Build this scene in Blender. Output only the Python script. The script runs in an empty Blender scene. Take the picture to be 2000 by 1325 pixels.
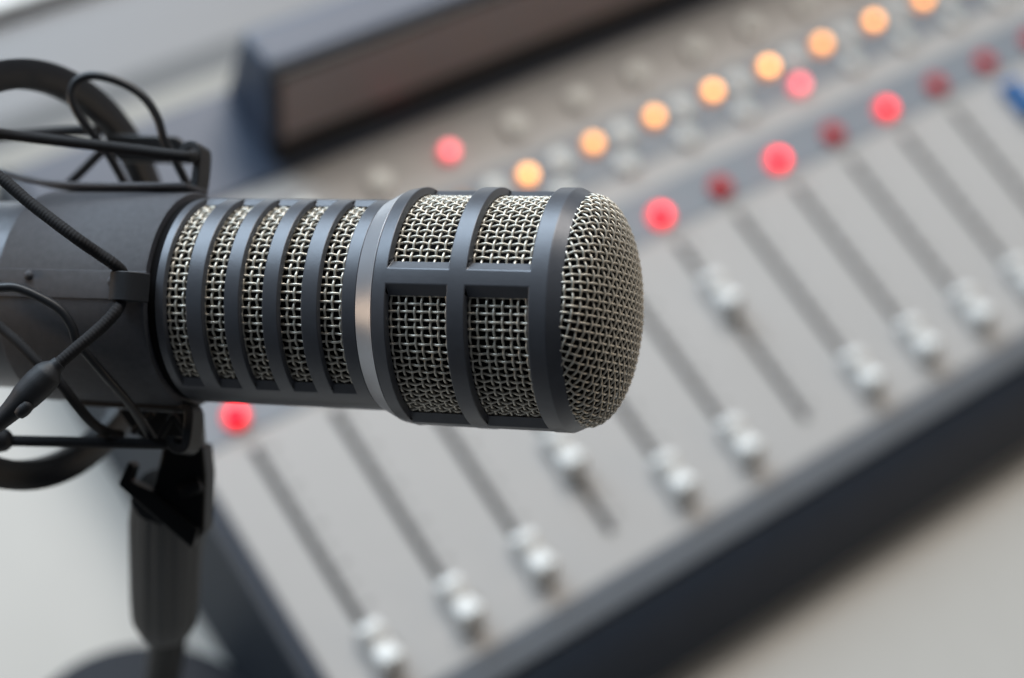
import bpy, math, random
import numpy as np
from mathutils import Matrix, Vector

random.seed(7)
rng = np.random.default_rng(7)
SC = bpy.context.scene
COL = SC.collection

# ------------------------------------------------------------------ camera
U = 1.15e-4                      # metres per length unit used for the microphone
F = 3200.0                       # focal length in pixels of a 2000 px wide frame
B = np.array([[0.8005, -0.3928, 0.4527], [-0.5551, -0.7708, 0.3127], [0.2261, -0.5015, -0.8351]])
B = np.linalg.svd(B)[0] @ np.linalg.svd(B)[2]
CAM = np.array([-0.21024, -0.26121, 0.68257])


def cw(x, y, z):
    """camera axes (right, down, forward; in U) -> world metres"""
    return CAM + B @ (np.array([x, y, z], float) * U)


def at(px, py, z):
    """the point seen at a picture position, at depth z (in U) from the camera"""
    return cw((px - 1000) / F * z, (py - 662.5) / F * z, z)


cam_d = bpy.data.cameras.new("camera")
cam = bpy.data.objects.new("camera", cam_d)
COL.objects.link(cam)
m = Matrix.Identity(4)
for i in range(3):
    m[i][0], m[i][1], m[i][2], m[i][3] = B[i, 0], -B[i, 1], -B[i, 2], CAM[i]
cam.matrix_world = m
cam_d.sensor_width = 36
cam_d.lens = F / 2000 * 36
cam_d.clip_start, cam_d.clip_end = 0.01, 50
cam_d.dof.use_dof = True
cam_d.dof.focus_distance = 0.359
cam_d.dof.aperture_fstop = 5.7
SC.camera = cam

# ------------------------------------------------------------------ world, lamps, exposure
W = bpy.data.worlds.new("World")
SC.world = W
W.use_nodes = True
W.node_tree.nodes["Background"].inputs[0].default_value = (0.80, 0.88, 1.0, 1)
W.node_tree.nodes["Background"].inputs[1].default_value = 0.085


def area(name, pos, target, sx, sy, power, col):
    d = bpy.data.lights.new(name, "AREA")
    d.shape, d.size, d.size_y, d.energy, d.color = "RECTANGLE", sx, sy, power, col
    o = bpy.data.objects.new(name, d)
    COL.objects.link(o)
    o.location = pos
    o.rotation_euler = (Vector(target) - Vector(pos)).to_track_quat("-Z", "Y").to_euler()
    return o


area("window_light", (-0.15, 1.75, 1.25), (-0.02, 0.0, 0.2), 2.0, 1.1, 70, (0.69, 0.85, 1.0))
area("overhead_fill", (0.95, 1.1, 1.8), (0.2, 0.0, 0.0), 1.2, 1.0, 40, (1.0, 0.93, 0.85))  # unseen overhead fill, added to lift the microphone's upper faces
area("warm_lamp", tuple(at(-2600, 640, 3300)), tuple(at(700, 600, 3200)), 0.10, 0.06, 0.25, (1.0, 0.72, 0.48))
area("warm_right_fill", (1.1, -1.1, 0.6), (0.3, -0.1, 0.1), 0.8, 0.6, 2.6, (1.0, 0.80, 0.58))  # unseen warm fill, added from the right for dome and desk

SC.view_settings.view_transform = "Standard"
SC.view_settings.look = "None"
SC.view_settings.exposure = 0
SC.view_settings.gamma = 1
SC.view_settings.use_curve_mapping = False
SC.cycles.max_bounces = 8
SC.cycles.use_denoising = True


# ------------------------------------------------------------------ materials
def mat(name, col, rough=0.5, metal=0.0, bump=0.0, scale=400, vary=0.0, emit=None, es=0.0, coat=0.0, spec=0.5, rvary=0.0):
    M = bpy.data.materials.new(name)
    M.use_nodes = True
    nt = M.node_tree
    p = nt.nodes["Principled BSDF"]
    p.inputs["Base Color"].default_value = (*col, 1)
    p.inputs["Roughness"].default_value = rough
    p.inputs["Metallic"].default_value = metal
    p.inputs["Specular IOR Level"].default_value = spec
    p.inputs["Coat Weight"].default_value = coat
    if emit:
        p.inputs["Emission Color"].default_value = (*emit, 1)
        p.inputs["Emission Strength"].default_value = es
        oi = nt.nodes.new("ShaderNodeObjectInfo")
        mr = nt.nodes.new("ShaderNodeMapRange")
        mr.inputs["To Min"].default_value, mr.inputs["To Max"].default_value = es * 0.72, es * 1.28
        nt.links.new(oi.outputs["Random"], mr.inputs["Value"])
        nt.links.new(mr.outputs["Result"], p.inputs["Emission Strength"])
    if bump or vary or rvary:
        tc = nt.nodes.new("ShaderNodeTexCoord")
        n = nt.nodes.new("ShaderNodeTexNoise")
        n.inputs["Scale"].default_value = scale
        n.inputs["Detail"].default_value = 6
        n.inputs["Roughness"].default_value = 0.65
        nt.links.new(tc.outputs["Object"], n.inputs["Vector"])
        if bump:
            b = nt.nodes.new("ShaderNodeBump")
            b.inputs["Strength"].default_value = bump
            b.inputs["Distance"].default_value = 0.0004
            nt.links.new(n.outputs["Fac"], b.inputs["Height"])
            nt.links.new(b.outputs["Normal"], p.inputs["Normal"])
        if vary:
            n2 = nt.nodes.new("ShaderNodeTexNoise")
            n2.inputs["Scale"].default_value = scale * 0.13
            n2.inputs["Detail"].default_value = 8
            nt.links.new(tc.outputs["Object"], n2.inputs["Vector"])
            r = nt.nodes.new("ShaderNodeMapRange")
            r.inputs["To Min"].default_value = 1 - vary
            r.inputs["To Max"].default_value = 1 + vary
            nt.links.new(n2.outputs["Fac"], r.inputs["Value"])
            h = nt.nodes.new("ShaderNodeHueSaturation")
            h.inputs["Color"].default_value = (*col, 1)
            nt.links.new(r.outputs["Result"], h.inputs["Value"])
            nt.links.new(h.outputs["Color"], p.inputs["Base Color"])
        if rvary:
            r = nt.nodes.new("ShaderNodeMapRange")
            r.inputs["To Min"].default_value = rough - rvary
            r.inputs["To Max"].default_value = rough + rvary
            nt.links.new(n.outputs["Fac"], r.inputs["Value"])
            nt.links.new(r.outputs["Result"], p.inputs["Roughness"])
    return M


M_body = mat("satin_grey_metal", (0.086, 0.091, 0.104), 0.36, 0.3, bump=0.10, scale=2800, vary=0.14, rvary=0.05)
M_ring = mat("bright_satin_ring", (0.44, 0.445, 0.47), 0.36, 0.65, bump=0.06, scale=6000, rvary=0.05)
M_wire = mat("nickel_wire", (0.63, 0.59, 0.51), 0.36, 0.4, vary=0.10, scale=3000)
M_foam = mat("black_foam", (0.006, 0.006, 0.007), 0.95, spec=0.1)
M_sleeve = mat("black_sleeve_plastic", (0.060, 0.064, 0.077), 0.50, bump=0.7, scale=5000, vary=0.35, rvary=0.10)
M_plastic = mat("black_plastic", (0.012, 0.013, 0.015), 0.45, spec=0.35, bump=0.12, scale=2500, vary=0.15, rvary=0.08)
M_hoop = mat("hoop_plastic", (0.015, 0.017, 0.022), 0.42, spec=0.4, bump=0.10, scale=2000, vary=0.12, rvary=0.08)
M_cord = mat("black_elastic_cord", (0.016, 0.016, 0.018), 0.75, bump=0.5, scale=5000, spec=0.3)
M_cable = mat("black_cable", (0.014, 0.015, 0.018), 0.45, bump=0.05, scale=2000)
M_rubber = mat("black_rubber", (0.021, 0.023, 0.027), 0.55, spec=0.35, bump=0.25, scale=2200, vary=0.12)
M_panel = mat("light_grey_panel", (0.405, 0.393, 0.382), 0.55, bump=0.05, scale=900, vary=0.03)
M_strip = mat("blue_grey_strip", (0.20, 0.223, 0.25), 0.5, vary=0.04, scale=300)
M_navy = mat("dark_blue_grey_paint", (0.045, 0.061, 0.096), 0.45, bump=0.08, scale=900, vary=0.08)
M_bevel = mat("blue_grey_bevel", (0.19, 0.218, 0.255), 0.45, vary=0.06, scale=300)
M_rest = mat("dark_armrest_vinyl", (0.016, 0.024, 0.038), 0.5, spec=0.25, bump=0.2, scale=700, vary=0.15)
M_slot = mat("fader_slot_black", (0.012, 0.013, 0.014), 0.6)
M_white = mat("white_knob_plastic", (0.66, 0.655, 0.63), 0.4, coat=0.1)
M_blue = mat("blue_knob_plastic", (0.0, 0.115, 0.34), 0.5, spec=0.2)
M_wbtn = mat("translucent_white_button", (0.66, 0.67, 0.64), 0.35)
M_red_on = mat("lit_red_lamp", (0.4, 0.004, 0.01), 0.4, emit=(1.0, 0.001, 0.014), es=6)
M_red_cap = mat("glowing_red_cap", (0.26, 0.004, 0.009), 0.5, spec=0.2, emit=(1.0, 0.001, 0.012), es=1.5)
M_cheek = mat("dark_cheek_paint", (0.030, 0.038, 0.050), 0.5)
M_red_off = mat("unlit_red_lamp", (0.42, 0.002, 0.006), 0.5, spec=0.15)
M_pink_on = mat("lit_pink_lamp", (0.6, 0.2, 0.22), 0.4, emit=(1.0, 0.15, 0.18), es=4.5)
M_orange_on = mat("lit_orange_lamp", (0.6, 0.35, 0.1), 0.4, emit=(1.0, 0.42, 0.13), es=5.5)
M_screen = mat("screen_brown_reflection", (0.26, 0.232, 0.233), 0.38, vary=0.25, scale=40)  # brownish reflected light painted into the dark screen's base colour
M_bezel = mat("black_bezel", (0.008, 0.009, 0.011), 0.4)
M_desk = mat("pale_desk_laminate", (0.47, 0.457, 0.428), 0.45, bump=0.03, scale=300, vary=0.03)
M_edge = mat("dark_desk_edge", (0.10, 0.10, 0.10), 0.6)
M_sill = mat("grey_sill", (0.15, 0.15, 0.155), 0.45, vary=0.08, scale=30)
M_base = mat("black_base_metal", (0.014, 0.016, 0.021), 0.65, bump=0.1, scale=1500, spec=0.2)
M_stand = mat("stand_black", (0.007, 0.008, 0.0095), 0.5, bump=0.1, scale=1500, spec=0.12)
M_desk_dimmed = mat("desk_beige_dimmed", (0.27, 0.255, 0.225), 0.6, vary=0.06, scale=60)  # darker desk beige, with the dimmer rear light put into the colour
M_orange_off = mat("amber_button_cap", (0.45, 0.20, 0.05), 0.4, emit=(1.0, 0.30, 0.06), es=0.9)
M_orange_dead = mat("unlit_amber_cap", (0.30, 0.14, 0.05), 0.4)
M_pink_cap = mat("pink_button_cap", (0.5, 0.08, 0.10), 0.4, emit=(1.0, 0.05, 0.08), es=0.9)
M_tick = mat("printed_grey_marks", (0.12, 0.12, 0.125), 0.6)
M_redtag = mat("dark_red_collar", (0.10, 0.008, 0.01), 0.5)

# ------------------------------------------------------------------ builders
WM = {}                           # world matrices of parents


def wm(o):
    return WM.get(o.name, Matrix.Identity(4)) if o else Matrix.Identity(4)


def empty(name, label, cat, M=None, group=None):
    o = bpy.data.objects.new(name, None)
    COL.objects.link(o)
    o.empty_display_size = 0.02
    o["label"], o["category"] = label, cat
    if group:
        o["group"] = group
    M = M or Matrix.Identity(4)
    o.matrix_world = M
    WM[o.name] = M.copy()
    return o


def obj(name, geo, material, parent=None, bevel=0, segs=2, smooth=True, local=False, angle=35):
    V, Fc = geo
    V = np.asarray(V, float)
    if parent is not None and not local:
        Mi = np.array(wm(parent).inverted())
        V = V @ Mi[:3, :3].T + Mi[:3, 3]
    me = bpy.data.meshes.new(name)
    me.from_pydata(V.tolist(), [], [list(map(int, f)) for f in Fc])
    me.validate()
    import bmesh
    bm = bmesh.new()
    bm.from_mesh(me)
    bmesh.ops.recalc_face_normals(bm, faces=bm.faces)
    bm.to_mesh(me)
    bm.free()
    me.materials.append(material)
    o = bpy.data.objects.new(name, me)
    COL.objects.link(o)
    if parent is not None:
        o.parent = parent
    WM[o.name] = wm(parent).copy()
    if smooth:
        me.shade_smooth()
        try:
            me.set_sharp_from_angle(angle=math.radians(angle))
        except Exception:
            pass
    if bevel:
        b = o.modifiers.new("bevel", "BEVEL")
        b.width, b.segments, b.limit_method, b.angle_limit = bevel, segs, "ANGLE", math.radians(min(28, angle))
        b.harden_normals = False
    return o


def join(*geos):
    V, Fc, n = [], [], 0
    for v, f in geos:
        v = np.asarray(v, float)
        V.append(v)
        Fc += [[i + n for i in q] for q in f]
        n += len(v)
    return np.concatenate(V), Fc


def box(x0, x1, y0, y1, z0, z1):
    V = [(x, y, z) for x in (x0, x1) for y in (y0, y1) for z in (z0, z1)]
    return V, [(0, 1, 3, 2), (4, 6, 7, 5), (0, 4, 5, 1), (2, 3, 7, 6), (0, 2, 6, 4), (1, 5, 7, 3)]


def prism(poly, d0, d1):
    """poly: world points of one outline; swept by two offset vectors"""
    P = np.asarray(poly, float)
    n = len(P)
    V = np.concatenate([P + d0, P + d1])
    Fc = [list(range(n))[::-1], list(range(n, 2 * n))]
    Fc += [(i, (i + 1) % n, n + (i + 1) % n, n + i) for i in range(n)]
    return V, Fc


def smooth_path(pts, n=8):
    """Catmull-Rom through points"""
    P = np.asarray(pts, float)
    P = np.concatenate([[2 * P[0] - P[1]], P, [2 * P[-1] - P[-2]]])
    out = []
    for i in range(1, len(P) - 2):
        for t in np.arange(n) / n:
            a, b, c, d = P[i - 1], P[i], P[i + 1], P[i + 2]
            out.append(0.5 * (2 * b + (c - a) * t + (2 * a - 5 * b + 4 * c - d) * t * t + (3 * b - a - 3 * c + d) * t ** 3))
    out.append(P[-2])
    return np.array(out)


def resample(P, step):
    d = np.concatenate([[0], np.cumsum(np.linalg.norm(np.diff(P, axis=0), axis=1))])
    n = max(2, int(d[-1] / step))
    t = np.linspace(0, d[-1], n)
    return np.stack([np.interp(t, d, P[:, k]) for k in range(3)], 1), t


def tube(P, r, sides=12, caps=True, braid=0.0, lay=1.0):
    P = np.asarray(P, float)
    n = len(P)
    T = np.gradient(P, axis=0)
    T /= np.linalg.norm(T, axis=1)[:, None] + 1e-12
    up = np.array([0.3, 0.5, 0.8])
    N = np.zeros_like(P)
    v = np.cross(T[0], up)
    for i in range(n):
        v = v - T[i] * (v @ T[i])
        v /= np.linalg.norm(v) + 1e-12
        N[i] = v
    Bn = np.cross(T, N)
    a = np.arange(sides) / sides * 2 * math.pi
    R = np.broadcast_to(np.asarray(r, float), (n,))[:, None] * np.ones((1, sides))
    if braid:
        d = np.concatenate([[0], np.cumsum(np.linalg.norm(np.diff(P, axis=0), axis=1))])
        ph = d[:, None] / lay * 2 * math.pi
        R = R * (1 + braid * np.cos(4 * a[None] + ph) * np.cos(4 * a[None] - ph) + braid * 0.6 * np.cos(ph))
    V = P[:, None] + R[..., None] * (np.cos(a)[None, :, None] * N[:, None] + np.sin(a)[None, :, None] * Bn[:, None])
    V = V.reshape(-1, 3)
    i = np.arange(n - 1)[:, None] * sides
    j = np.arange(sides)[None]
    q = np.stack([i + j, i + (j + 1) % sides, i + sides + (j + 1) % sides, i + sides + j], -1).reshape(-1, 4).tolist()
    if caps:
        q += [list(range(sides))[::-1], list(range((n - 1) * sides, n * sides))]
    return V, q


def lathe(prof, frame, n=96, closed=False):
    """prof: (along, radius) in U; frame(s, phi, r) -> world"""
    ph = np.arange(n) / n * 2 * math.pi
    V = np.concatenate([frame(s, ph, r) for s, r in prof])
    k = len(prof)
    Fc = []
    for i in range(k if closed else k - 1):
        i2 = (i + 1) % k
        for j in range(n):
            Fc.append((i * n + j, i * n + (j + 1) % n, i2 * n + (j + 1) % n, i2 * n + j))
    return V, Fc


def axis_frame(O, a, e, w, scale=U):
    O, a, e, w = map(np.asarray, (O, a, e, w))

    def f(s, phi, r):
        phi = np.atleast_1d(np.asarray(phi, float))
        s = np.broadcast_to(np.asarray(s, float), phi.shape)
        r = np.broadcast_to(np.asarray(r, float), phi.shape)
        return O + scale * (s[:, None] * a + (r * np.cos(phi))[:, None] * e + (r * np.sin(phi))[:, None] * w)
    return f


# ------------------------------------------------------------------ desk and what is behind it
desk = empty("desk", "pale grey laminate desk under the mixing console and microphone stand", "desk", Matrix.Translation((0.3, -0.2, 0)))
obj("desk_top", box(-0.9, 1.7, -0.8, 0.2005, -0.028, 0.0), M_desk, desk, bevel=0.002)
obj("rear_strip_dimmed", box(-0.9, 1.7, 0.165, 0.2, 0.0003, 0.003), M_desk_dimmed, desk, bevel=0.001)  # added desk strip, darkened in colour to imitate weaker light at the rear
obj("edge_band", box(-0.9, 1.7, 0.2010, 0.222, -0.030, -0.004), M_edge, desk, bevel=0.001)
wb = obj("wall_board", box(-1.2, 2.0, 0.2855, 0.62, -0.05, -0.004), M_white, None, bevel=0.003)
wb["kind"] = "structure"
wb["label"], wb["category"] = "bright white board beyond the grey ledge in the far corner", "board"
o = obj("sill", box(-1.2, 2.0, 0.2235, 0.2850, -0.06, -0.012), M_sill, None, bevel=0.004)
o["kind"] = "structure"
o["label"], o["category"] = "smooth grey window ledge behind the rear edge of the desk", "ledge"

# ------------------------------------------------------------------ mixing console
P = 0.040
TILT = math.radians(3)
MC = Matrix.Translation((0, 0, 0.05)) @ Matrix.Rotation(TILT, 4, "X")
console = empty("mixing_console", "grey broadcast mixing console with glowing buttons and rows of white faders", "mixing console", MC)
u0, u1 = -0.61, 15.5


def loc(o, x, y, z):
    o.location = (x, y, z)
    return o


def floor_z(y, h=0.0):
    """console-local z of the desk plane (raised by h) below local y"""
    return (h - 0.05 - y * math.sin(TILT)) / math.cos(TILT)


def profile_x(poly, x0, x1):
    return prism([(0, y, z) for y, z in poly], (x0, 0, 0), (x1, 0, 0))


yb, yf = 3.75 * P, -3.55 * P
obj("chassis", profile_x([(yb, floor_z(yb, .004)), (yb, -0.004), (yf, -0.004), (yf, floor_z(yf, .004))], u0 * P - .004, u1 * P), M_navy, console, local=True, bevel=0.0015)
obj("control_panel", box(u0 * P, u1 * P, yf, 2.44 * P, -0.004, 0.0), M_panel, console, local=True, bevel=0.0008)
obj("rear_deck", box(u0 * P - .003, u1 * P, 2.44 * P + .0004, yb, -0.0042, 0.0012), M_navy, console, local=True, bevel=0.0008)
obj("button_strip", box(u0 * P + .001, u1 * P, -0.25 * P, 0.36 * P, -0.001, 0.0006), M_strip, console, local=True)
obj("button_strip", box(u0 * P + .001, u1 * P, 0.72 * P, 1.45 * P, -0.001, 0.0006), M_strip, console, local=True)
yv = -3.86 * P
obj("front_trim", profile_x([(yf - .0003, -0.012), (yf - .0003, 0.0002), (yv, -0.0045), (yv, -0.016)], u0 * P - .004, u1 * P), M_bevel, console, local=True, bevel=0.0006)
ya = -4.72 * P
obj("armrest", profile_x([(yv - .0003, floor_z(yv, .003)), (yv - .0003, -0.0065), (yv - .010, -0.0085), (ya + .008, -0.019), (ya + .002, -0.024), (ya, -0.030), (ya + .001, floor_z(ya, .002))],
                         u0 * P - .004, u1 * P), M_rest, console, local=True, bevel=0.002, segs=3)
cheek = [(yb + .002, floor_z(yb, .001)), (yb + .002, 0.0015), (yf - .004, 0.0008), (yv, -0.006), (ya - .001, -0.030), (ya, floor_z(ya, .001))]
xi = u0 * P - .0042
cv = [(xi, y, z) for y, z in cheek] + [(u0 * P - (.0090 if 0 < q < 4 else .021), y, z) for q, (y, z) in enumerate(cheek)]
cn = len(cheek)
obj("side_cheek", (cv, [list(range(cn))[::-1], list(range(cn, 2 * cn))] + [(q, (q + 1) % cn, cn + (q + 1) % cn, cn + q) for q in range(cn)]), M_cheek, console, local=True, bevel=0.0012)

# meter bridge on the rear deck
bx0, bx1 = 2.0 * P, u1 * P
by, bh = 2.66 * P, 0.052
lean, depth = 0.016, 0.024
z0 = 0.0014
face = lambda t, off=0.0: (by + lean * t - off, z0 + bh * t)
bridge = obj("meter_bridge", profile_x([face(0), face(1), (by + lean + depth, z0 + bh - .002), (by + lean + depth + .004, z0)], bx0, bx1), M_navy, console, local=True, bevel=0.003, segs=3)
obj("bezel", profile_x([face(0.01, .0004), face(0.94, .0004), face(0.94, .0026), face(0.01, .0026)], bx0 + .002, bx1 - .002), M_bezel, bridge, local=True, bevel=0.0006)
obj("display_screen", profile_x([face(0.27, .0028), face(0.88, .0028), face(0.88, .0034), face(0.27, .0034)], bx0 + .005, bx1 - .008), M_screen, bridge, local=True)


# faders
def capsule_cap():
    """finger-shaped fader cap: high rounded front end, low dip, lower rear end"""
    ny, nx = 29, 13
    L, Wd = 0.0245, 0.0115
    V, Fc = [], []
    for i in range(ny):
        t = i / (ny - 1)
        y = (t - 0.5) * L
        ends = math.sqrt(max(0, 1 - abs(2 * t - 1) ** 5))
        top = 0.0072 + 0.0062 * math.exp(-((t - 0.20) / 0.17) ** 2) + 0.0030 * math.exp(-((t - 0.82) / 0.15) ** 2)
        half = Wd / 2 * (0.72 + 0.28 * ends) * (0.90 + 0.10 * abs(2 * t - 1))
        for j in range(nx):
            a = math.pi * j / (nx - 1)
            cx, sz = math.cos(a), math.sin(a)
            x = half * math.copysign(abs(cx) ** 0.6, cx)
            z = 0.002 + (top - 0.002) * (0.25 + 0.75 * ends) * sz ** 0.55
            V.append((x, y, z))
    for i in range(ny - 1):
        for j in range(nx - 1):
            q = i * nx + j
            Fc.append((q, q + 1, q + nx + 1, q + nx))
    Fc += [list(range(nx)), list(range((ny - 1) * nx, ny * nx))[::-1]]
    Fc += [(i * nx, (i + 1) * nx, (i + 1) * nx + nx - 1, i * nx + nx - 1) for i in range(ny - 1)]
    return V, Fc


slot0 = obj("fader_slot", box(-0.0020, 0.0020, -3.12 * P, -0.42 * P, 0.0001, 0.0007), M_slot, console, local=True)
cap0 = obj("fader_knob", capsule_cap(), M_white, console, local=True)
stem = obj("stem", box(-0.0012, 0.0012, -0.004, 0.004, -0.001, 0.003), M_slot, cap0, local=True)


def copy_part(src, x, y, z=0.0, material=None):
    c = src.copy()
    COL.objects.link(c)
    c.parent = src.parent
    c.location = (x, y, z)
    if material:
        c.data = src.data.copy()
        c.data.materials[0] = material
    for ch in src.children:
        d = ch.copy()
        COL.objects.link(d)
        d.parent = c
    return c


tk = []
for q in range(11):
    y = -(0.52 + q * 0.245) * P
    tk.append(box(0.0042, 0.0075 if q % 2 else 0.0092, y - 0.00035, y + 0.00035, 0.0001, 0.00045))
marks0 = obj("scale_marks", join(*tk), M_tick, console, local=True)
front_v = {0: 3.0, 1: 3.0, 2: 2.96, 3: 2.11, 4: 2.96, 5: 2.97, 6: 1.30, 7: 2.99, 8: 2.98, 9: 2.97, 10: 2.97, 11: 2.97, 12: 0.76, 13: 2.97, 14: 2.97}
for k, v in front_v.items():
    if k:
        copy_part(slot0, k * P, 0)
        copy_part(marks0, k * P, 0)
    x, y = (k + (0.03 if k == 12 else 0.01)) * P, -(v - 0.01) * P
    if k == 0:
        loc(cap0, x, y, 0)
    else:
        c = copy_part(cap0, x, y, 0, M_blue if k == 12 else None)
        if k == 12:
            c["label"] = "blue fader knob pushed up"
cap0_label = None


# lamps and buttons
def button_geo(r, h):
    prof = [(0.0, r), (h * 0.75, r), (h * 0.93, r * 0.86), (h, r * 0.5), (h, 0.0002)]
    n = 24
    V, Fc = [], []
    for z, q in prof:
        V += [(q * math.cos(2 * math.pi * j / n), q * math.sin(2 * math.pi * j / n), z) for j in range(n)]
    for i in range(len(prof) - 1):
        Fc += [(i * n + j, i * n + (j + 1) % n, (i + 1) * n + (j + 1) % n, (i + 1) * n + j) for j in range(n)]
    Fc += [list(range(n))[::-1], list(range((len(prof) - 1) * n, len(prof) * n))]
    return V, Fc


protos = {}


def button(name, material, x, v, r=0.0034, h=0.004, label=None):
    key = (name, material.name, r)
    if key not in protos:
        b = obj(name, button_geo(r, h), material, console, local=True)
        protos[key] = b
        b.location = (x * P, -v * P, 0.0006)
    else:
        b = copy_part(protos[key], x * P, -v * P, 0.0006)
    if label:
        b["label"] = label
    return b


lamp_geo = button_geo(0.0030, 0.0012)
for k in range(0, 15):
    lit = k in (0, 3, 6, 8, 10)
    rb = button("red_button", M_red_cap if lit else M_red_off, k, 0.03, r=0.0053 if lit else 0.0058, label="glowing red button" if lit else "dark red unlit button")
    if lit and not rb.children:
        obj("lamp", lamp_geo, M_red_on, rb, local=True).location = (0, 0, 0.0041)
for k in range(1, 14):
    lit = k != 4
    ob = button("orange_button", M_orange_off if lit else M_orange_dead, k - 0.195 - (0.06 if k == 5 else 0), -1.208 + (0.04 if k == 5 else 0), r=0.0042, label="glowing orange button" if lit else "unlit amber button")
    if lit and not ob.children:
        obj("lamp", lamp_geo, M_orange_on, ob, local=True).location = (0, 0, 0.0041)
    button("white_button", M_wbtn, k + 0.27, -1.18, r=0.0058)
for k in range(0, 14):
    if k == 9:
        pb = button("pink_button", M_pink_cap, k + 0.05, -0.80, r=0.0042, label="glowing pink button")
        obj("lamp", lamp_geo, M_pink_on, pb, local=True).location = (0, 0, 0.0041)
    else:
        button("white_button", M_wbtn, k + 0.05, -0.80, r=0.0052)
for k in range(2, 14):
    if k == 4:
        pb = button("pink_button", M_pink_cap, k + 0.03, -1.87, r=0.0042, label="glowing pink button")
        if not pb.children:
            obj("lamp", lamp_geo, M_pink_on, pb, local=True).location = (0, 0, 0.0041)
    else:
        button("white_button", M_wbtn, k + 0.03, -1.87, r=0.0060)

# ------------------------------------------------------------------ microphone
a_c = np.array([0.95572, 0.03218, -0.29250])
e_c = np.array([-0.29234, -0.00984, -0.95627])
w_c = np.array([0.03365, -0.99943, 0.0])
w_c = np.cross(a_c, e_c) * (1 if np.cross(a_c, e_c)[1] < 0 else -1)
MO = cw(156.51, -54.71, 3200)
MA, ME, MW = B @ a_c, B @ e_c, B @ w_c
fr = axis_frame(MO, MA, ME, MW)
Mm = Matrix.Identity(4)
for i in range(3):
    Mm[i][0], Mm[i][1], Mm[i][2], Mm[i][3] = MA[i], ME[i], np.cross(MA, ME)[i], MO[i]
mic = empty("microphone", "dark grey broadcast microphone with woven silver mesh windows and domed mesh tip", "microphone", Mm)

RB, RH = 213.4, 239.9
rad = math.radians


def shell(s_breaks, windows, R_out, R_in, phis, ds=4.0, dphi=rad(5.2), side_phis=None):
    """pierced tube: windows = set of (i, j) open cells of the s/phi grid"""
    ns, nphi = len(s_breaks), len(phis)
    vid = {}
    V, Fc = [], []
    opened = lambda i, j: (i, j % nphi) in windows

    def vert(i, j, inner):
        j %= nphi
        key = (i, j, inner)
        if key not in vid:
            s, p = s_breaks[i], phis[j]
            r = (R_in if inner else R_out)(s)
            if inner:
                near = [opened(i - 1, j - 1), opened(i - 1, j), opened(i, j - 1), opened(i, j)]  # (s-,p-),(s-,p+),(s+,p-),(s+,p+)
                if any(near) and not all(near):
                    if (near[0] or near[1]) and not (near[2] or near[3]):
                        s -= ds
                    if (near[2] or near[3]) and not (near[0] or near[1]):
                        s += ds
                    if (near[0] or near[2]) and not (near[1] or near[3]):
                        p -= dphi
                    if (near[1] or near[3]) and not (near[0] or near[2]):
                        p += dphi
            vid[key] = len(V)
            V.append(fr(s, p, r)[0])
        return vid[key]

    for i in range(ns - 1):
        for j in range(nphi):
            if opened(i, j):
                for (i1, j1, i2, j2, ni, nj) in ((i, j, i + 1, j, i, j - 1), (i, j + 1, i + 1, j + 1, i, j + 1), (i, j, i, j + 1, i - 1, j), (i + 1, j, i + 1, j + 1, i + 1, j)):
                    if not opened(ni, nj):
                        Fc.append((vert(i1, j1, 0), vert(i2, j2, 0), vert(i2, j2, 1), vert(i1, j1, 1)))
                continue
            for inner in (0, 1):
                Fc.append((vert(i, j, inner), vert(i + 1, j, inner), vert(i + 1, j + 1, inner), vert(i, j + 1, inner)))
    for i in (0, ns - 1):
        for j in range(nphi):
            Fc.append((vert(i, j, 0), vert(i, j + 1, 0), vert(i, j + 1, 1), vert(i, j, 1)))
    return V, Fc


def phi_list(marks, step=3.0):
    marks = sorted(marks)
    out = []
    for a, b in zip(marks, marks[1:] + [marks[0] + 360]):
        n = max(1, round((b - a) / step))
        out += [a + (b - a) * i / n for i in range(n)]
    return out


# slotted barrel
slot_lo, slot_hi = -57.0, 80.0
marks = [slot_lo, slot_hi, slot_lo + 180, slot_hi + 180]
ph = phi_list(marks)
sb = [-838, -820, -770, -735.5, -687, -656, -605.5, -574, -523.5, -490, -439.5, -411]
win = set()
for i in range(1, 11, 2):
    for j, p in enumerate(ph):
        if slot_lo - .01 <= p < slot_hi - .01 or slot_lo + 180 - .01 <= p < slot_hi + 180 - .01:
            win.add((i, j))
obj("barrel_housing", shell(sb, win, lambda s: RB, lambda s: 202.0, [rad(p) for p in ph], ds=3.0, dphi=rad(5.5)), M_body, mic, bevel=1.5 * U, segs=2, angle=30)

# flared bright ring between the barrel and the head
obj("accent_ring", lathe([(-410.6, 205), (-410.6, RB + .4), (-371, 234), (-370.6, 205)], fr, 144, closed=True), M_ring, mic, bevel=0.8 * U, angle=25)

# head frame with two rows of square windows
hb = 12.3
marks = []
for q in range(4):
    marks += [hb + 90 * q - 3.5, hb + 90 * q + 3.5]
marks = sorted(x % 360 for x in marks)
ph = phi_list(marks)
sh = [-370.2, -341, -219, -184, -60.7, -26.7, -1.0]


def rh(s):
    return float(np.interp(s, [-371, -341, -26.7, -1.0], [234.2, RH, RH, 227.6]))


win = set()
for i in (1, 3):
    for j, p in enumerate(ph):
        if 3.49 <= ((p - hb + 45) % 90 - 45) % 90 < 86.49:
            win.add((i, j))
obj("head_housing", shell(sh, win, rh, lambda s: 224.0, [rad(p) for p in ph], ds=3.5, dphi=rad(5.2)), M_body, mic, bevel=1.6 * U, segs=2, angle=12)
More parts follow.
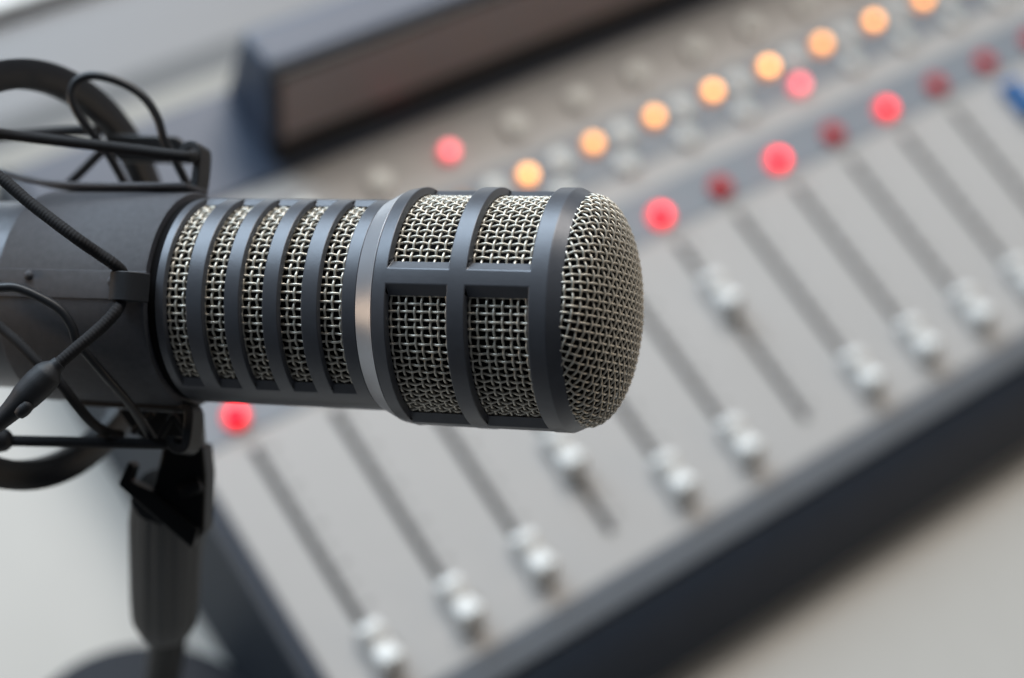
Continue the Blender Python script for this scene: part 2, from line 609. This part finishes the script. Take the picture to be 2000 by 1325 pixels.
# longitudinal bars sit a little below the rings
# rear body seen left of the shock mount
obj("body_tube", lathe([(-2300, 150), (-2300, 196), (-2296, 200), (-1150, 203), (-842, 203), (-842, 150)], fr, 96), M_body, mic, angle=30)
obj("gasket_shadow_gap", lathe([(-858, 200), (-858, 208), (-855, 210), (-841, 210), (-838.5, 208), (-838.5, 200)], fr, 96, closed=True), M_foam, mic, angle=30)  # gasket in foam black, painting in the shade of the gap


def wire_rows(lines, r, sides=6):
    geos = [tube(np.asarray(p), r, sides, caps=False) for p in lines]
    return join(*geos)


def cylinder_weave(s0, s1, R, n_ax, pitch, wr, sub=5):
    n_c = int((s1 - s0) / pitch)
    lines = []
    A = wr * 0.98
    dphi = 2 * math.pi / n_ax
    s = np.arange(0, n_c * sub + 1) / sub
    for j in range(n_ax):
        off = A * np.cos(math.pi * s + math.pi * j)
        jit = rng.normal(0, 0.05)
        lines.append(fr(s0 + (s + 0.0) * pitch, np.full(len(s), (j + jit) * dphi), R + off))
    ph = np.arange(0, n_ax * sub + 1) / sub
    for i in range(n_c + 1):
        off = -A * np.cos(math.pi * ph + math.pi * i)
        jit = rng.normal(0, 0.05)
        lines.append(fr(s0 + (i + jit) * pitch, ph * dphi, R + off))
    return wire_rows(lines, wr * U)


def wobble(lines):
    return lines


WR = 2.5
obj("wire_mesh", cylinder_weave(-832, -415, 196.5, 78, 16.0, WR + 0.1), M_wire, mic, angle=180)
obj("wire_mesh", cylinder_weave(-352, -40, 218.5, 90, 15.8, WR), M_wire, mic, angle=180)

# domed mesh: flat weave pressed over a superellipse
RD, HD, ND = 225.0, 85.0, 2.06
tt = np.linspace(0, 1, 4000) ** 1.0 * math.pi / 2
pr = RD * np.sin(tt) ** (2 / ND)
pz = HD * np.cos(tt) ** (2 / ND)
arc = np.concatenate([[0], np.cumsum(np.hypot(np.diff(pr), np.diff(pz)))])
ARC = arc[-1]


def dome_pt(p, q, off):
    rho = np.hypot(p, q)
    r = np.interp(rho, arc, pr)
    z = np.interp(rho, arc, pz)
    z = np.where(rho > ARC, -(rho - ARC), z)
    h = 1.0
    r1, z1 = np.interp(rho + h, arc, pr), np.interp(rho + h, arc, pz)
    r0, z0_ = np.interp(np.maximum(rho - h, 0), arc, pr), np.interp(np.maximum(rho - h, 0), arc, pz)
    tr, tz = r1 - r0, z1 - z0_
    L = np.hypot(tr, tz) + 1e-9
    nr, nz = -tz / L, tr / L
    bad = rho > ARC - 1
    nr, nz = np.where(bad, 1, nr), np.where(bad, 0, nz)
    ang = np.arctan2(q, p)
    rr, zz = r + off * nr, z + off * nz
    return MO + U * (zz[:, None] * MA + (rr * np.cos(ang))[:, None] * ME + (rr * np.sin(ang))[:, None] * MW)


def dome_weave(pitch, wr, sub=5):
    A = wr * 0.98
    LIM = ARC + 14
    n = int(LIM / pitch)
    lines = []
    rot = rad(4)
    for i in range(-n, n + 1):
        c = (i + 0.25) * pitch
        if abs(c) >= LIM - 4:
            continue
        half = math.sqrt(LIM * LIM - c * c)
        k = np.arange(math.ceil((-half / pitch) * sub), math.floor((half / pitch) * sub) + 1) / sub
        if len(k) < 4:
            continue
        for d in (0, 1):
            off = A * np.cos(math.pi * (k - 0.25) + math.pi * i) * (1 if d == 0 else -1)
            jit = rng.normal(0, 0.03) * pitch
            x, y = (k * pitch, np.full(len(k), c + jit)) if d == 0 else (np.full(len(k), c + jit), k * pitch)
            x, y = x * math.cos(rot) - y * math.sin(rot), x * math.sin(rot) + y * math.cos(rot)
            lines.append(dome_pt(x, y, off))
    return wire_rows(lines, wr * U)


obj("dome_mesh", dome_weave(15.6, 2.2), M_wire, mic, angle=180)
foam = [(-836, 20), (-836, 182), (-400, 182), (-370, 205), (-4, 205)]
for t in np.linspace(1, 0, 12):
    k = np.interp(t * math.pi / 2, tt, pr) / RD * 214
    foam.append((max(-4, np.interp(t * math.pi / 2, tt, pz) - 11), max(k, 0.5)))
obj("inner_foam", lathe(foam, fr, 72), M_foam, mic)

# ------------------------------------------------------------------ shock mount
mount = empty("shock_mount", "black elastic shock mount with round hoop and cords holding the microphone", "shock mount", Mm)
obj("cradle_sleeve", lathe([(-1196, 206), (-1196, 221), (-1192, 225), (-862, 226), (-857, 223), (-856, 206)], fr, 128, closed=True), M_sleeve, mount, angle=40)


def arc_block(s0, s1, p0, p1, r0, r1, n=10):
    V, Fc = [], []
    ps = np.linspace(rad(p0), rad(p1), n + 1)
    for p in ps:
        for s, r in ((s0, r0), (s1, r0), (s1, r1), (s0, r1)):
            V.append(fr(s, p, r)[0])
    for i in range(n):
        for j in range(4):
            Fc.append((i * 4 + j, i * 4 + (j + 1) % 4, i * 4 + 4 + (j + 1) % 4, i * 4 + 4 + j))
    Fc += [(0, 1, 2, 3), tuple(n * 4 + j for j in (3, 2, 1, 0))]
    return V, Fc


clamp = obj("clamp_band", arc_block(-1194, -853, -2.0, 12.5, 224, 228.2), M_sleeve, mount, bevel=1.2 * U)


def dome_head(s, p, r, R):
    c = fr(s, rad(p), r)[0]
    n = ME * math.cos(rad(p)) + MW * math.sin(rad(p))
    t2 = np.cross(MA, n)
    V, Fc = [], []
    for i, (rr, hh) in enumerate(((1, 0), (1, .25), (.8, .6), (.45, .85), (.02, .92))):
        for j in range(16):
            q = 2 * math.pi * j / 16
            V.append(c + U * R * (rr * (math.cos(q) * MA + math.sin(q) * t2) + hh * n))
    for i in range(4):
        Fc += [(i * 16 + j, i * 16 + (j + 1) % 16, i * 16 + 16 + (j + 1) % 16, i * 16 + 16 + j) for j in range(16)]
    return V, Fc


obj("rivet", dome_head(-1118, 9, 228, 10), M_sleeve, clamp)
obj("rivet", dome_head(-925, 7, 228, 11), M_sleeve, clamp)


def strip_path(pts, phi, half, th):
    """a strip of thickness th bent along (s, r) points, extruded tangentially by +-half"""
    Pn = smooth_path([(s, r, 0) for s, r in pts], 6)
    T = np.gradient(Pn, axis=0)
    T /= np.linalg.norm(T, axis=1)[:, None]
    N = np.stack([-T[:, 1], T[:, 0], T[:, 2] * 0], 1)
    outl = np.concatenate([Pn + N * th / 2, (Pn - N * th / 2)[::-1]])
    n = ME * math.cos(rad(phi)) + MW * math.sin(rad(phi))
    t = np.cross(MA, n)
    W3 = [MO + U * (s * MA + r * n) for s, r, _ in outl]
    k = len(outl)
    h = k // 2
    V = np.concatenate([np.array(W3) - t * half * U, np.array(W3) + t * half * U])
    Fc = []
    for i in range(h - 1):
        a_, b_, c_, d_ = i, i + 1, k - 2 - i, k - 1 - i
        Fc += [(a_, b_, c_, d_), (k + a_, k + d_, k + c_, k + b_)]
    Fc += [(i, (i + 1) % k, k + (i + 1) % k, k + i) for i in range(k)]
    return V, Fc


def hook(phi, half, th, rise, ds=0):
    pts = [(-876, 224), (-862, 232), (-857, 250), (-857, 224 + rise * .75), (-862, 224 + rise * .95), (-878, 224 + rise), (-892, 224 + rise * .9), (-894, 224 + rise * .72)]
    return strip_path([(q + ds, t) for q, t in pts], phi, half, th)


obj("cord_hook", hook(98, 26, 18, 106, -22), M_plastic, mount, bevel=2.5 * U, segs=2)
obj("cord_hook", hook(-82, 26, 20, 92, 20), M_plastic, mount, bevel=2.5 * U, segs=2)
obj("cord_hook", hook(188, 26, 16, 88), M_plastic, mount, bevel=2.5 * U, segs=2)
# the hook that faces the lens is a soft rubber loop
obj("rubber_loop", strip_path([(-846, 226), (-856, 246), (-872, 262), (-892, 266), (-908, 258), (-912, 244), (-905, 233), (-885, 230), (-862, 230)], 4, 29, 10), M_rubber, mount, bevel=2 * U, segs=2)
# arms of the cradle along the sleeve
obj("cradle_arm", strip_path([(-1340, 268), (-1290, 256), (-1230, 243), (-1170, 237), (-1080, 235), (-870, 235)], 92, 52, 14), M_sleeve, mount, bevel=5 * U)
obj("cradle_arm", arc_block(-1120, -862, -100, -80, 224, 236, 8), M_plastic, mount, bevel=3 * U)

# outer hoop
beta = math.radians(26.8)
nr_c = np.array([math.cos(beta), 0.03, -math.sin(beta)])
nr_c /= np.linalg.norm(nr_c)
er_c = np.array([0, 0, -1.0]) - nr_c * (-nr_c[2])
er_c /= np.linalg.norm(er_c)
wr_c = np.cross(nr_c, er_c)
wr_c *= -np.sign(wr_c[1])
ZR = 3560.0
hoop_fr = axis_frame(at(79, 539, ZR), B @ nr_c, B @ er_c, B @ wr_c)
Ro = 419 * ZR / F
obj("hoop", lathe([(0, Ro - 64), (3, Ro - 61), (3, Ro - 4), (0, Ro), (-34, Ro), (-38, Ro - 5), (-38, Ro - 58), (-34, Ro - 64)], hoop_fr, 160, closed=True), M_hoop, mount, angle=50)


def cord(name, pts, r, material, parent, braid=0.05, sides=16, step=1.7, n=10):
    Pw = np.array([fr(-893, rad(float(p[1:])), 249)[0] if isinstance(p, str) else at(*p) for p in pts])
    Pw, _ = resample(smooth_path(Pw, n), step * U)
    return obj(name, tube(Pw, r * U, sides, braid=braid, lay=7 * U), material, parent, angle=180)


# (picture x, picture y, depth): where each cord runs
cord("elastic_cord", [(-120, 248, 3420), (0, 262, 3415), (190, 284, 3410), (340, 303, 3405), (372, 306, 3425), (378, 303, 3470)], 12, M_cord, mount)
cord("elastic_cord", [(-120, 258, 3225), (0, 347, 3205), (60, 398, 3195), (140, 459, 3185), (190, 494, 3203), (222, 516, 3212), "L10", "L4", "L-2", (228, 606, 3205), (200, 637, 3190), (150, 680, 3170), (108, 716, 3160)], 12, M_cord, mount)
cord("elastic_cord", [(-120, 858, 3400), (15, 861, 3400), (200, 865, 3400), (340, 868, 3405), (372, 868, 3425), (380, 866, 3470)], 11.5, M_cord, mount)
cord("elastic_cord", [(-60, 590, 3310), (0, 639, 3300), (38, 672, 3290), (75, 710, 3285), (117, 748, 3290), (151, 793, 3310), (181, 827, 3350), (212, 846, 3420), (235, 850, 3470)], 10.5, M_cord, mount, braid=0.02)
# far side cords
cord("elastic_cord", [(125, 368, 3700), (160, 335, 3690), (193, 302, 3680), (215, 285, 3670)], 10, M_cord, mount, braid=0.02)
cord("elastic_cord", [(-60, 272, 3720), (60, 262, 3720), (150, 256, 3720), (196, 258, 3720)], 12, M_cord, mount, braid=0.02)

# moulded cord connectors
Pc = smooth_path([at(117, 709, 3160), at(102, 722, 3158), at(88, 737, 3156), at(60, 765, 3152), at(30, 795, 3150), at(0, 822, 3150), at(-60, 872, 3150)], 8)
nP = len(Pc)
rr = np.interp(np.arange(nP) / (nP - 1), [0, .1, .2, .28, .42, .55, .62, .72, 1], [15, 16, 25, 29, 31, 29, 25, 21, 15]) * U
obj("cord_connector", tube(Pc, rr, 20), M_rubber, mount, angle=60)
obj("latch", tube(smooth_path([at(60, 786, 3135), at(46, 800, 3135), at(34, 812, 3138)], 4), [8 * U, 13 * U, 13 * U, 14 * U, 14 * U, 14 * U, 13 * U, 12 * U, 6 * U], 10), M_rubber, bpy.data.objects["cord_connector"], angle=60)
Pc = smooth_path([at(24, 861, 3398), at(8, 860, 3396), at(-20, 858, 3395), at(-80, 850, 3395)], 6)
rr = np.interp(np.linspace(0, 1, len(Pc)), [0, .2, .5, 1], [13, 22, 27, 27]) * U
obj("cord_connector", tube(Pc, rr, 20), M_rubber, mount, angle=60)


# triangular webs of the lower bracket, and far hook block
def slab(pts, z, th):
    d = np.array([(p[0] - 1000) / F for p in pts]).mean(), np.array([(p[1] - 662.5) / F for p in pts]).mean()
    n = B @ np.array([0, 0, 1.0])
    return prism([at(x, y, z) for x, y in pts], n * 0, n * th * U)


def bar(p, q, r, sides=8):
    return tube(np.linspace(at(*p), at(*q), 6), r * U, sides)


web = obj("lower_bracket", slab([(228, 800), (392, 806), (396, 868), (372, 876), (300, 872), (262, 846)], 3520, 40), M_plastic, mount, bevel=3 * U)
obj("web_rib", join(bar((258, 846, 3470), (300, 806, 3470), 7), bar((306, 866, 3480), (338, 810, 3480), 7), bar((338, 810, 3480), (372, 862, 3480), 6)), M_plastic, web)
obj("far_hook", slab([(206, 262), (345, 266), (372, 290), (366, 318), (232, 314), (205, 290)], 3720, 40), M_plastic, mount, bevel=4 * U)

# thin signal cable looped through the mount
cable = empty("cable", "thin black cable looped above the shock mount cradle", "cable", Matrix.Translation(at(165, 250, 3560)))
cord("cable_run", [(250, 372, 3640), (228, 330, 3600), (205, 292, 3560), (176, 256, 3540), (152, 222, 3530), (139, 190, 3525), (146, 163, 3525), (170, 149, 3525), (205, 151, 3525), (250, 168, 3530),
                       (285, 195, 3535), (308, 232, 3540), (320, 272, 3545), (338, 306, 3555), (358, 345, 3570), (372, 372, 3590)], 9.5, M_cable, cable, braid=0)
lead = empty("cable", "thin black lead crossing the lower side of the microphone sleeve", "cable", Matrix.Translation(at(140, 640, 3230)))
cord("cable_run", [(-80, 566, 3200), (0, 562, 3200), (34, 563, 3200), (76, 580, 3200), (117, 605, 3202), (140, 637, 3206), (150, 667, 3212), (172, 694, 3225), (211, 740, 3260), (257, 795, 3330), (298, 856, 3420), (304, 864, 3440)], 9.5, M_cable, lead, braid=0)

# ------------------------------------------------------------------ stand
pole_top = at(379, 905, 3600)
px_, py_ = pole_top[0], pole_top[1]
stand = empty("microphone_stand", "black desk microphone stand with round weighted base and ribbed grip", "microphone stand", Matrix.Translation((px_, py_, 0)))


def zframe(x, y):
    return axis_frame(np.array([x, y, 0.0]), np.array([0, 0, 1.0]), np.array([1.0, 0, 0]), np.array([0, 1.0, 0]), scale=1.0)


zf = zframe(px_, py_)
obj("base", lathe([(0.0005, 0.0005), (0.0005, 0.058), (0.003, 0.060), (0.009, 0.0585), (0.012, 0.054), (0.0145, 0.020), (0.018, 0.014), (0.018, 0.0005)], zf, 96), M_base, stand, angle=40)
zt = pole_top[2]
obj("pole", lathe([(0.016, 0.0005), (0.016, 0.0062), (zt - 0.03, 0.0058), (zt - 0.03, 0.0005)], zf, 40), M_stand, stand, angle=40)
obj("collar", lathe([(0.02, 0.0005), (0.02, 0.0074), (0.06, 0.0074), (0.06, 0.0005)], zf, 40), M_redtag, stand, angle=40)
# ribbed grip
g0, g1 = at(352, 1000, 3700), at(318, 1232, 4120)
ga = (g1 - g0) / np.linalg.norm(g1 - g0)
gc = at(324, 1020, 3760)
ga = at(322, 1215, 4090) - gc
ga /= np.linalg.norm(ga)
L = 0.054
n = 64
ge = np.cross(ga, np.array([0, 1.0, 0])); ge /= np.linalg.norm(ge)
gw = np.cross(ga, ge)
V, Fc = [], []
prof = [(-0.012, .93), (0.0, 1), (L * .3, 1), (L * .7, 1), (L * .86, .97), (L * .95, .84), (L * 1.03, .6), (L * 1.07, .42), (L * 1.07, .01)]
for t, q in prof:
    for j in range(n):
        a2 = 2 * math.pi * j / n
        rib = 1 - 0.045 * (math.cos(a2 * 10) > 0.6)
        V.append(gc + ga * t + 0.0097 * q * rib * (math.cos(a2) * ge + math.sin(a2) * gw))
for i in range(len(prof) - 1):
    Fc += [(i * n + j, i * n + (j + 1) % n, (i + 1) * n + (j + 1) % n, (i + 1) * n + j) for j in range(n)]
Fc.append(list(range(n)))
obj("grip", (V, Fc), M_rubber, stand, angle=25)
# swivel joint and clamp lever
obj("swivel_joint", slab([(318, 868), (396, 872), (402, 930), (398, 1040), (374, 1066), (330, 1020), (296, 968)], 3560, 120), M_stand, stand, bevel=8 * U, segs=3)
obj("clamp_lever", slab([(229, 948), (250, 902), (262, 912), (253, 940), (300, 962), (386, 1036), (374, 1072)], 3530, 60), M_stand, stand, bevel=4 * U, segs=2)
bx = tube(np.linspace(at(392, 945, 3545), at(352, 962, 3545), 6), [15 * U, 18 * U, 18 * U, 18 * U, 18 * U, 14 * U], 20)
obj("clamp_knob", bx, M_stand, stand, angle=50)
